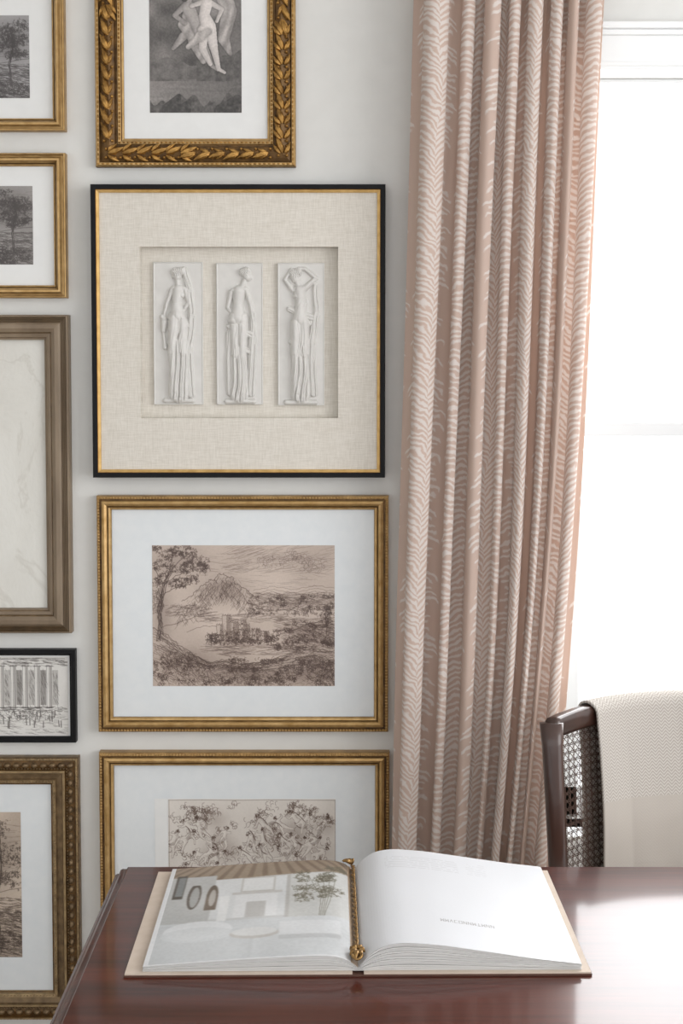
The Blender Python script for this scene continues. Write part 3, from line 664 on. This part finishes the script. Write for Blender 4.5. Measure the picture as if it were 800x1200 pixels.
# L1, L2 plain gilt frames with engravings
def plain(name, L, R, T, B, w, mats, artf, pr, pT, pB, pl, matm=m_matw):
    r = rect_px(L, R, T, B); e = center(r, name); backing(r, e); w *= PXM
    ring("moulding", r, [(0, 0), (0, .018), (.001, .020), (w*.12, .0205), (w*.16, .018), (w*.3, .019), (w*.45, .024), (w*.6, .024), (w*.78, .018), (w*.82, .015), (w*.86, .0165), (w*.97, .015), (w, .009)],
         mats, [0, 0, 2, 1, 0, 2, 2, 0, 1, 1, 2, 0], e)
    panel("mat_board", r, w-.002, .0095, matm, e)
    x0, z1 = P(pl, pT, WY-.01); x1, z0 = P(pr, pB, WY-.01)
    printgrid("print", x0, x1, z1, z0, .0101, artf, e)
plain("framed_tree_engraving", -150, 75, -30, 153, 15, [m_gold, m_goldd, m_goldl], art_tree(146, 97, (166, 164, 164), (72, 68, 68), 1.5, 5, sc=2.2), 35, 18, 115, -110)
plain("framed_landscape_engraving", -150, 77, 179, 349, 15, [m_gold, m_goldd, m_goldl], art_tree(150, 92, (158, 154, 151), (68, 62, 60), 1.7, 8, sc=2.2), 39, 218, 310, -110)
# L3 taupe ribbed
r = rect_px(-240, 82, 369, 742); e = center(r, "framed_abstract_plaster_art"); backing(r, e); w = 29*PXM
prof = [(0, 0), (0, .020), (.002, .024)]; mi = [0, 0]
for q in range(5):
    t = .08+q*.05; prof += [(w*t, .0245), (w*(t+.02), .022)]; mi += [0, 1]
prof += [(w*.4, .026), (w*.55, .027), (w*.7, .023), (w*.74, .0205), (w*.78, .022), (w*.9, .020), (w*.93, .017), (w, .016), (w, .008)]; mi += [0, 0, 0, 1, 0, 0, 1, 0, 0]
ring("moulding", r, prof, [m_taupe, m_bronze], mi, e)
panel("plaster_canvas", r, w-.002, .0085, m_impasto, e)
# L4 black frame temple
r = rect_px(-70, 88, 762, 871); e = center(r, "framed_temple_engraving"); backing(r, e); w = 7*PXM
ring("moulding", r, [(0, 0), (0, .016), (.001, .018), (w*.6, .018), (w*.8, .015), (w, .014), (w, .008)], [m_black], None, e)
panel("mat_board", r, w-.002, .0085, m_matw, e)
x0, z1 = P(-66, 770, WY-.01); x1, z0 = P(80, 863, WY-.01)
printgrid("engraving", x0, x1, z1, z0, .0091, art_temple(), e)
# L5 ornate bronze
r = rect_px(-220, 93, 888, 1196); e = center(r, "framed_tree_drawing"); backing(r, e); w = 34*PXM
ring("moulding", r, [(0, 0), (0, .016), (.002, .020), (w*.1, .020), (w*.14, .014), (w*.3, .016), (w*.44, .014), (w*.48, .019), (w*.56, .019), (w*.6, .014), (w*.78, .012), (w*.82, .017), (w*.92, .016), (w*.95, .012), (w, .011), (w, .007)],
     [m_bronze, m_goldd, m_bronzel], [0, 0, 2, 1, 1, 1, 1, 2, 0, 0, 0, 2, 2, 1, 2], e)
beads("egg_row", r, w*.29, .0165, .0070, .0052, .008, .0145, m_bronze, e, 10)
beads("dart_row", r, w*.42, .0055, .0020, .0016, .003, .015, m_bronze, e, 6)
beads("rim_beads", r, w*.06, .006, .0022, .0016, .002, .0195, m_bronzel, e, 6)
beads("inner_beads", r, w*.87, .006, .0022, .0018, .0025, .016, m_bronzel, e, 6)
panel("mat_board", r, w-.002, .008, m_mat, e)
x0, z1 = P(-150, 952, WY-.01); x1, z0 = P(26, 1122, WY-.01)
printgrid("drawing", x0, x1, z1, z0, .0087, art_tree(176, 170, (206, 190, 174), (66, 54, 46), 1.1, 12, sc=2.0), e)

# ------------------------------------------------------------ curtain
NC, NR = 1000, 130
t = np.linspace(0, 1, NC)
fw = np.array([58, 27, 36, 22, 31, 24, 20, 34.]); cum = np.concatenate([[0], np.cumsum(fw)/fw.sum()]); NFD = len(fw)
ker = np.hanning(61); ker /= ker.sum()
def smooth1(a): p = np.pad(a, 30, mode='reflect', reflect_type='odd'); return np.convolve(p, ker, 'valid')
phi = smooth1(np.interp(t, cum, 2*np.pi*np.arange(NFD+1)))-np.pi
lw = smooth1(np.interp(t, (cum[:-1]+cum[1:])/2, fw))          # local pleat width in px
ampk = np.array([1.15, .7, 1.0, .75, 1.1, .8, .75, .9]); ampk = smooth1(np.interp(t, (cum[:-1]+cum[1:])/2, ampk))
zt_, zb_ = 2.335, .012
zz = np.linspace(zt_, zb_, NR)
Vc = np.zeros((NR, NC, 3))
for i, z in enumerate(zz):
    s = (zt_-z)/(zt_-zb_)
    xl = .082+(z-.593)*.0291; xr = .376+(z-.593)*.0600+.010*math.sin((z-.3)*2.2)
    drift = .55*np.sin(s*2.6+t*6)*s + .25*np.sin(s*6.5+t*12)*s
    ph = phi+drift
    A = .0225*ampk*(.85+.25*s)*(1+.18*np.sin(s*4+t*17))
    y = 2.402 - A*np.cos(ph) + .010*np.sin(t*5+s*2)*s - .0025*np.cos(3*ph+s*2) - .0022*np.cos(2*ph+4*t+s*5)
    bb = lw*.0015*.105
    base = t + .014*np.sin(t*11+s*2.5)*s
    x = xl+(xr-xl)*base + bb*np.sin(2*ph) + .0022*np.sin(ph+s*5)
    x = x + .004*np.sin(s*9+t*5)*s
    Vc[i, :, 0] = x; Vc[i, :, 1] = y; Vc[i, :, 2] = z
mid = Vc[NR//2]; du = np.hypot(np.diff(mid[:, 0]), np.diff(mid[:, 1])); uu = np.concatenate([[0], np.cumsum(du)])
UV = np.zeros((NR, NC, 2)); UV[..., 0] = uu[None, :]+.055; UV[..., 1] = zz[:, None]+.5
cur = grid("window_curtain", Vc, m_curtain, None, True, uv=UV)
sm = cur.modifiers.new("thickness", 'SOLIDIFY'); sm.thickness = .001
rod = empty("curtain_rod", (.9, 2.402, 2.385))
tube("rod", [(.02, 2.402, 2.385), (1.0, 2.402, 2.385), (1.95, 2.402, 2.385)], .012, m_brass, rod, n=16)
for q, xx in enumerate((.02, 1.95)):
    s_ = -1 if q == 0 else 1
    tube("finial_%d" % (q+1), [(xx, 2.402, 2.385), (xx+s_*.008, 2.402, 2.385), (xx+s_*.02, 2.402, 2.385), (xx+s_*.035, 2.402, 2.385), (xx+s_*.05, 2.402, 2.385)], [.014, .010, .022, .022, .006], m_brass, rod, n=16)
    tube("bracket_%d" % (q+1), [(xx-s_*.03, 2.402, 2.372), (xx-s_*.03, 2.45, 2.372), (xx-s_*.03, 2.5, 2.372)], .007, m_brass, rod)
V = []; Fc = []
for q in range(9):
    xx = .135+q*.042; ps = [(xx, 2.402+.018*math.cos(a_), 2.380+.022*math.sin(a_)) for a_ in np.linspace(0, 2*math.pi, 17)]
    tube_data(V, Fc, ps, .0018, n=6)
    tube_data(V, Fc, [(xx, 2.402, 2.358), (xx, 2.402, 2.3375)], .0015, n=6)
mesh("rings", V, Fc, m_brass, rod, smooth=True)

# ------------------------------------------------------------ desk
TZ = .75
dk = empty("writing_desk", (.5, 1.55, 0))
fx0, fx1, fy0, fy1 = -.310, 1.36, 1.10, 1.952
prof = [(0, TZ), (.0015, TZ-.0012), (.0025, TZ-.0045), (.0055, TZ-.0055), (.010, TZ-.0065), (.0135, TZ-.0095), (.015, TZ-.013), (.0155, TZ-.016), (.0185, TZ-.017), (.0225, TZ-.020), (.0235, TZ-.025), (.0215, TZ-.030), (.012, TZ-.032)]
V = []; Fc = []
for (o, z) in prof: V += [(fx0-o, fy0-o, z), (fx1+o, fy0-o, z), (fx1+o, fy1+o, z), (fx0-o, fy1+o, z)]
Fc.append((0, 1, 2, 3))
for k in range(len(prof)-1):
    for c in range(4): c2 = (c+1) % 4; Fc.append((4*k+c, 4*k+4+c, 4*k+4+c2, 4*k+c2))
n = 4*(len(prof)-1); Fc.append((n+3, n+2, n+1, n))
mesh("top", V, Fc, m_mahog, dk)
boxes("apron", [(fx0+.02, fx1-.02, fy0+.02, fy0+.04, TZ-.13, TZ-.032), (fx0+.02, fx1-.02, fy1-.04, fy1-.02, TZ-.10, TZ-.032), (fx0+.02, fx0+.04, fy0+.02, fy1-.02, TZ-.13, TZ-.032), (fx1-.04, fx1-.02, fy0+.02, fy1-.02, TZ-.13, TZ-.032)], m_mahog, dk)
for q, (lx, ly) in enumerate([(fx0+.04, fy0+.04), (fx1-.04, fy0+.04), (fx1-.04, fy1-.04), (fx0+.04, fy1-.04)]):
    tube("leg_%d" % (q+1), [(lx, ly, TZ-.032), (lx, ly, .58), (lx, ly, .3), (lx, ly, 0)], [.03, .028, .022, .015], m_mahog, dk, n=16, side=(1, 0, 0), square=True)

# ------------------------------------------------------------ book
bk = empty("open_book", (.020, 1.596, TZ+.0002), .010)
HW, BH = .280, .330
boxes("cover_outer", [(-HW, -.006, 0, BH, 0, .0022), (.006, HW, 0, BH, 0, .0022), (-.006, .006, 0, BH, 0, .0018)], m_coverd, bk, local=True)
boxes("cover_lining", [(-HW+.001, -.007, .001, BH-.001, .0022, .0040), (.007, HW-.001, .001, BH-.001, .0022, .0040)], m_cover, bk, local=True)
def smooth_prof(xs, ys, n=80):
    s = np.linspace(xs[0], xs[-1], n); h = np.interp(s, xs, ys)
    for _ in range(12):
        h2 = h.copy(); h2[1:-1] = (h[:-2]+2*h[1:-1]+h[2:])/4; h = h2
    return s, h
sR, hR = smooth_prof([0, .012, .03, .055, .10, .16, .22, .268], [.008, .024, .0350, .0385, .0350, .0260, .0170, .0115])
sL, hL = smooth_prof([0, .010, .03, .06, .12, .18, .22, .258], [.008, .0180, .0225, .0225, .0195, .0155, .0125, .0100])
pb0, pb1 = .006, .322
def block(name, s, h, sign, nl):
    V = []; Fc = []; r = random.Random(5)
    for j in range(nl):
        hi = .0041+(h-.0041)*(j+1)/nl; lo = .0041+(h-.0041)*(j+.25)/nl
        ext = 1 + r.uniform(-.006, .004); y0 = pb0+r.uniform(-.0006, .0012); y1 = pb1+r.uniform(-.001, .001)
        if j == nl-1: ext = 1.0; y0 = pb0; y1 = pb1
        xs = s*ext*sign; b = len(V); n = len(s)
        for yy in (y0, y1):
            V += [(x, yy, z) for x, z in zip(xs, hi)]; V += [(x, yy, z) for x, z in zip(xs, lo)]
        for i in range(n-1):
            Fc += [(b+i, b+i+1, b+2*n+i+1, b+2*n+i), (b+n+i, b+n+i+1, b+3*n+i+1, b+3*n+i), (b+i, b+i+1, b+n+i+1, b+n+i), (b+2*n+i, b+2*n+i+1, b+3*n+i+1, b+3*n+i)]
        for i in (0, n-1): Fc.append((b+i, b+n+i, b+3*n+i, b+2*n+i))
    mesh(name, V, Fc, m_page, bk, local=True)
block("pages_right", sR, hR, 1, 14); block("pages_left", sL, hL, -1, 9)
def pagesurf(name, s, h, sign, col):
    H, W, _ = col.shape; q = np.linspace(0, s[-1], W); z = np.interp(q, s, h)+.0004; xx = q*sign
    if sign < 0: xx = xx[::-1]; z = z[::-1]
    Y = np.linspace(pb1, pb0, H); Xg, Yg = np.meshgrid(xx, Y)
    grid(name, np.stack([Xg, Yg, np.tile(z, (H, 1))], -1), m_pagep, bk, True, col=col, local=True)
# right page: nearly blank with title + faint paragraph
W_, H_ = 300, 340; c = Cv(W_, H_, 1.6)
for i in range(12):
    x = 118+i*6.4; y = 252; g3 = rnd.choice(([(0, 8), (0, 0), (4, 8), (4, 0)], [(4, 0), (0, 0), (0, 8), (4, 8)], [(0, 8), (2, 0), (4, 8)], [(0, 0), (4, 0), (4, 8), (0, 8), (0, 0)], [(0, 8), (4, 8), (2, 8), (2, 0)], [(0, 0), (0, 8), (2, 3), (4, 8), (4, 0)]))
    c.poly([(x+p_[0], y+p_[1]) for p_ in g3], 1.2, .42)
for rr in range(7):
    for x in range(48, 160, 3):
        if rnd.random() < .8: c.seg(x, 30+rr*7, x+2, 30+rr*7, 1.2, .24)
    for x in range(175, 205, 3):
        if rnd.random() < .8: c.seg(x, 30+rr*7, x+2, 30+rr*7, 1.2, .16)
pagesurf("page_right", sR, hR, 1, c.rgb((217, 219, 223), (96, 92, 90), 3, .008))
# left page: photograph of a bright room
PW, PH = 460, 520
Y, X = np.mgrid[0:PH, 0:PW]; X = X/PW; Y = Y/PH
col = np.ones((PH, PW, 3))*np.array([.78, .785, .785])
def area(mask, cc, a=1.0):
    m_ = mask[..., None]*a; col[:] = col*(1-m_)+np.array(cc)/255.*m_
def box_(x0, x1, y0, y1): return ((X > x0) & (X < x1) & (Y > y0) & (Y < y1)).astype(float)
def ell(cx, cy, rx, ry): return (((X-cx)/rx)**2+((Y-cy)/ry)**2 < 1).astype(float)
area((Y < .20-.07*X).astype(float), (150, 134, 116)); beams = ((Y < .19-.07*X) & (np.sin((X-.5)*40/(.35+Y)) > .35)).astype(float); area(beams, (112, 94, 78), .7)
area((X < .26).astype(float)*(Y > .12), (186, 187, 186)); area(box_(.26, .66, .17, .60), (214, 216, 217)); area((X > .66).astype(float)*(Y > .16), (200, 201, 199))
area(box_(.045, .10, .10, .36), (84, 78, 72)); area(box_(.055, .095, .12, .33), (130, 134, 134))            # dark framed opening
area(ell(.16, .34, .035, .14)*(Y > .22), (92, 84, 76)); area(ell(.163, .35, .024, .11), (162, 163, 161))
area(ell(.255, .36, .030, .13), (100, 88, 76)); area(box_(.225, .285, .36, .50), (112, 100, 88)); area(ell(.258, .37, .018, .09), (176, 172, 166))
area(box_(.40, .58, .17, .33), (188, 186, 181)); area(box_(.41, .57, .18, .32), (220, 221, 221)); area(box_(.36, .62, .33, .355), (196, 194, 191)); area(box_(.30, .35, .36, .62), (228, 229, 229))
area(box_(.38, .60, .36, .60), (224, 225, 226)); area(box_(.44, .54, .44, .60), (190, 189, 187)); area(box_(.64, .66, .16, .64), (184, 183, 180))
area((Y > .62).astype(float), (206, 209, 211)); area((Y > .60+.25*(X)).astype(float)*(X < .5)*(Y > .64), (194, 197, 199), .6)
area(ell(.22, .70, .17, .09), (222, 224, 226)); area(ell(.22, .74, .18, .07), (208, 211, 213), .8); area(box_(.62, .92, .66, .80), (218, 220, 222)); area(box_(.62, .92, .79, .83), (182, 184, 185), .6)
area(ell(.50, .76, .12, .05), (188, 184, 179), .8); area(ell(.50, .745, .11, .04), (214, 215, 215))
col += (vnoise(PH, PW, 5, 5, 8)[..., None]-.5)*.09; col = blur(col, 9)
c = Cv(PW, PH, 1.0)
for q in range(26): c.scrib(rnd.uniform(325, 425), rnd.uniform(50, 230), rnd.uniform(12, 24), rnd.uniform(10, 20), 26, 2.0, .45, 8)
for q in range(5): c.wob([(375+q*3, 320), (378+q*6, 220), (350+q*16, 110)], 1.8, .5)
c.a = blur(c.a, 2)
col = col*(1-c.a[..., None])+np.array([.37, .35, .28])*c.a[..., None]
area((X < .022).astype(float), (224, 225, 227)); area((Y > .985).astype(float), (224, 225, 227)); area((X > .965).astype(float), (170, 144, 116), .85)
col += (vnoise(PH, PW, 90, 80, 2)[..., None]-.5)*.03
pagesurf("page_left", sL, hL, -1, np.clip(col*.97, 0, 1))

# brass bookmark weight lying in the gutter
bm = empty("brass_bookmark", (.020, 1.596, TZ+.0002), .010)
V = []; Fc = []
for k in range(2):
    tube_data(V, Fc, [(-.001+.0018*math.cos(q*.55+k*math.pi), .03+q*.0030, .0150+.0018*math.sin(q*.55+k*math.pi)) for q in range(98)], .0016, n=6)
for k in range(7):   # knotted leaf cluster at the near end
    a = k*.9; pts = [(-.001+.0095*math.cos(a)*s_, .026+.018*math.sin(a)*s_-.004*s_, .0195+.0045*math.sin(s_*3.0)) for s_ in np.linspace(0, 1, 8)]
    tube_data(V, Fc, pts, [.001, .0025, .0036, .004, .0036, .003, .002, .0008], [.0008]+[.0016]*6+[.0006], n=8, side=(1, 0, 0))
for k in range(3): tube_data(V, Fc, [(-.001+.006*math.cos(w_), .028-k*.009+.0045*math.sin(w_), .0205+.002*math.cos(2*w_)) for w_ in np.linspace(0, 2*math.pi, 17)], .0018, n=6)
for k in range(5):   # small finial at the far end, leaning left over the page
    a = 1.4+k*.55; tube_data(V, Fc, [(-.002+.014*math.cos(a)*s_, .320+.005*math.sin(a)*s_, .017+.006*math.sin(s_*2.2)) for s_ in np.linspace(0, 1, 6)], [.001, .0024, .0028, .0025, .0018, .0006], n=8)
mesh("brass_bookmark_body", V, Fc, m_brass, bm, smooth=True, local=True)

# ------------------------------------------------------------ chair
CXC, CYB, R_ = .588, 2.275, .300
ch = empty("dining_chair", (CXC, 2.05, 0))
def arc(th, z, ro=0.0):
    lean = (z-.45)*.10; spread = 1+(z-.55)*.16
    r_ = (R_+ro)*spread
    return Vector((CXC+r_*math.sin(th), CYB-R_+(R_+ro)*math.cos(th)*1.0+lean-.03, z))
TH = math.radians(52)
def toprail_z(th): return .893+.011*math.cos(th*1.7)
ths = np.linspace(-TH, TH, 41)
tube("top_rail", [arc(a, toprail_z(a)) for a in ths], .017, m_walnut, ch, rb=.012, n=16, side=(0, 0, 1), square=True)
tube("lower_rail", [arc(a, .555) for a in ths], .016, m_walnut, ch, rb=.011, n=16, side=(0, 0, 1), square=True)
for q, s_ in enumerate((-1, 1)):
    pts = []; ra = []; rb = []
    for z in np.linspace(0, .903, 26):
        p = arc(s_*TH, max(z, .45))
        if z < .45: p = arc(s_*TH, .45)+Vector((0, (0.45-z)*.10, z-.45))
        pts.append(p); k = min(1, max(0, (z-.45)/.46)); ra.append(.012+.004*k+.003*max(0, (z-.86)/.05)); rb.append(.012+.003*k)
    tube("rear_leg_%d" % (q+1), pts, ra, m_walnut, ch, rb=rb, n=16, side=(1, 0, 0), square=True)
# inner cane frame
for q, s_ in enumerate((-1, 1)):
    tube("cane_stile_%d" % (q+1), [arc(s_*(TH-.075), z) for z in np.linspace(.56, .885, 14)], .004, m_walnut, ch, rb=.006, n=8, side=(1, 0, 0))
V = []; Fc = []
z0c, z1c = .565, .885; a0c = TH-.06
def ribbon(p0, p1, wd, off, n=24):
    b = len(V); du_ = np.array([p1[0]-p0[0], p1[1]-p0[1]]); L = np.hypot(*(du_*np.array([R_, 1]))); 
    for i_ in range(n+1):
        t_ = i_/n; a_ = p0[0]+du_[0]*t_; z_ = p0[1]+du_[1]*t_
        na, nz_ = -du_[1]/L/R_*wd/2, du_[0]*R_/L*wd/2
        for s_ in (-1, 1):
            V.append(tuple(arc(a_+s_*na, z_+s_*nz_, off)))
    for i_ in range(n): q = b+2*i_; Fc.append((q, q+2, q+3, q+1))
st_ = .0125; nA = int(2*a0c*R_/st_); nZ = int((z1c-z0c)/st_)
for i_ in range(nA+1):
    for d_ in (-.0012, .0012):
        a_ = -a0c+2*a0c*i_/nA+d_/R_; ribbon((a_, z0c), (a_, z1c), .0012, 0, 12)
for i_ in range(nZ+1):
    for d_ in (-.0012, .0012):
        z_ = z0c+(z1c-z0c)*i_/nZ+d_; ribbon((-a0c, z_), (a0c, z_), .0012, .0004, 30)
hz = z1c-z0c; wa = hz/R_
for sgn in (1, -1):
    n_ = int((2*a0c+wa)/(st_/R_))
    for i_ in range(n_+1):
        s0 = -a0c-wa+i_*(st_/R_)+.5*st_/R_
        p0, p1 = [s0, z0c], [s0+wa, z1c]
        if p0[0] < -a0c: f = (-a0c-p0[0])/wa; p0 = [-a0c, z0c+hz*f]
        if p1[0] > a0c: f = (p1[0]-a0c)/wa; p1 = [a0c, z1c-hz*f]
        if p1[0]-p0[0] < .01: continue
        if sgn < 0: p0[0], p1[0] = -p0[0], -p1[0]
        ribbon(p0, p1, .0013, -.0005*sgn, 16)
mesh("cane_panel", V, Fc, m_cane, ch)
# seat
def rr(x0, x1, y0, y1, rad, n=6):
    o = []
    for cx, cy, a in ((x1-rad, y1-rad, 0), (x0+rad, y1-rad, 90), (x0+rad, y0+rad, 180), (x1-rad, y0+rad, 270)):
        for i_ in range(n+1): w_ = math.radians(a+90*i_/n); o.append((cx+rad*math.cos(w_), cy+rad*math.sin(w_)))
    return o
def pad(name, x0, x1, y0, y1, lv, mat):
    V = []; Fc = []
    for (ins, z) in lv: V += [(x, y, z) for x, y in rr(x0+ins, x1-ins, y0+ins, y1-ins, .06)]
    n = len(rr(0, 1, 0, 1, .06))
    for k in range(len(lv)-1):
        for i_ in range(n): i2 = (i_+1) % n; Fc.append((k*n+i_, k*n+i2, (k+1)*n+i2, (k+1)*n+i_))
    Fc.append(tuple(reversed(range(n)))); Fc.append(tuple((len(lv)-1)*n+i_ for i_ in range(n)))
    mesh(name, V, Fc, mat, ch, smooth=False)
sx0, sx1 = CXC-.235, CXC+.235
pad("seat_frame", sx0, sx1, 1.77, 2.205, [(0, .385), (0, .425)], m_walnut)
pad("seat_cushion", sx0, sx1, 1.77, 2.205, [(.006, .425), (.0, .437), (.002, .452), (.012, .464), (.04, .470)], m_seat)
for q, lx in enumerate((sx0+.03, sx1-.03)):
    tube("front_leg_%d" % (q+1), [(lx, 1.80, .39), (lx, 1.80, .2), (lx, 1.80, 0)], [.020, .017, .012], m_walnut, ch, n=16, side=(1, 0, 0), square=True)
# throw
na_, nv_ = 120, 150
ang = np.linspace(math.radians(-34.5), math.radians(40), na_)
Vt = np.zeros((nv_, na_, 3)); UVt = np.zeros((nv_, na_, 2))
zb1, zb2 = .50, .60
for j, a in enumerate(ang):
    zt1 = toprail_z(a)+.022
    Lf = zt1-.015-zb1; La = .050; Lb = zt1-.015-zb2; tot = Lf+La+Lb
    for i_ in range(nv_):
        s_ = i_/(nv_-1)*tot
        if s_ < Lf: z = zb1+s_; off = -.020
        elif s_ < Lf+La:
            w_ = (s_-Lf)/La*math.pi; z = zt1-.015+.015*math.sin(w_); off = -.020*math.cos(w_)
        else: z = zt1-.015-(s_-Lf-La); off = .020
        dn = max(0, (zt1-z)); 
        fold = .0030*math.sin(a*11+1.0)*min(1, dn*5) + .001*math.sin(a*23+z*9)*min(1, dn*4)
        off += (-abs(fold)*1.2-.004*min(1, dn*5)) if off < 0 else (abs(fold))
        p = arc(a-(.01*math.sin(z*14)), z, off)
        Vt[i_, j] = p; UVt[i_, j] = (a*R_+1, s_)
th_ = grid("throw_blanket", Vt, m_throw, None, True, uv=UVt)
sm = th_.modifiers.new("thickness", 'SOLIDIFY'); sm.thickness = .004; sm.offset = 0

# ------------------------------------------------------------ light
w = bpy.data.worlds.new("world"); scene.world = w; w.use_nodes = True
bg = w.node_tree.nodes["Background"]; bg.inputs[0].default_value = (.985, .992, 1.0, 1); bg.inputs[1].default_value = 1.48
def area_light(name, loc, target, sx, sy, e, col=(1, 1, 1)):
    l = bpy.data.lights.new(name, 'AREA'); l.shape = 'RECTANGLE'; l.size = sx; l.size_y = sy; l.energy = e; l.color = col
    o = bpy.data.objects.new(name, l); scene.collection.objects.link(o); o.location = loc
    o.rotation_euler = (Vector(target)-Vector(loc)).to_track_quat('-Z', 'Y').to_euler(); return o
area_light("daylight_window", (1.1, 3.3, 1.7), (.7, 2.0, 1.2), 1.6, 1.9, 74, (.98, .99, 1.0))
area_light("added_side_softbox", (2.5, .3, 1.7), (0, 2.4, 1.2), 1.6, 1.8, 34, (.995, .995, 1.0))  # added softbox at the open right side, for an assumed window out of view
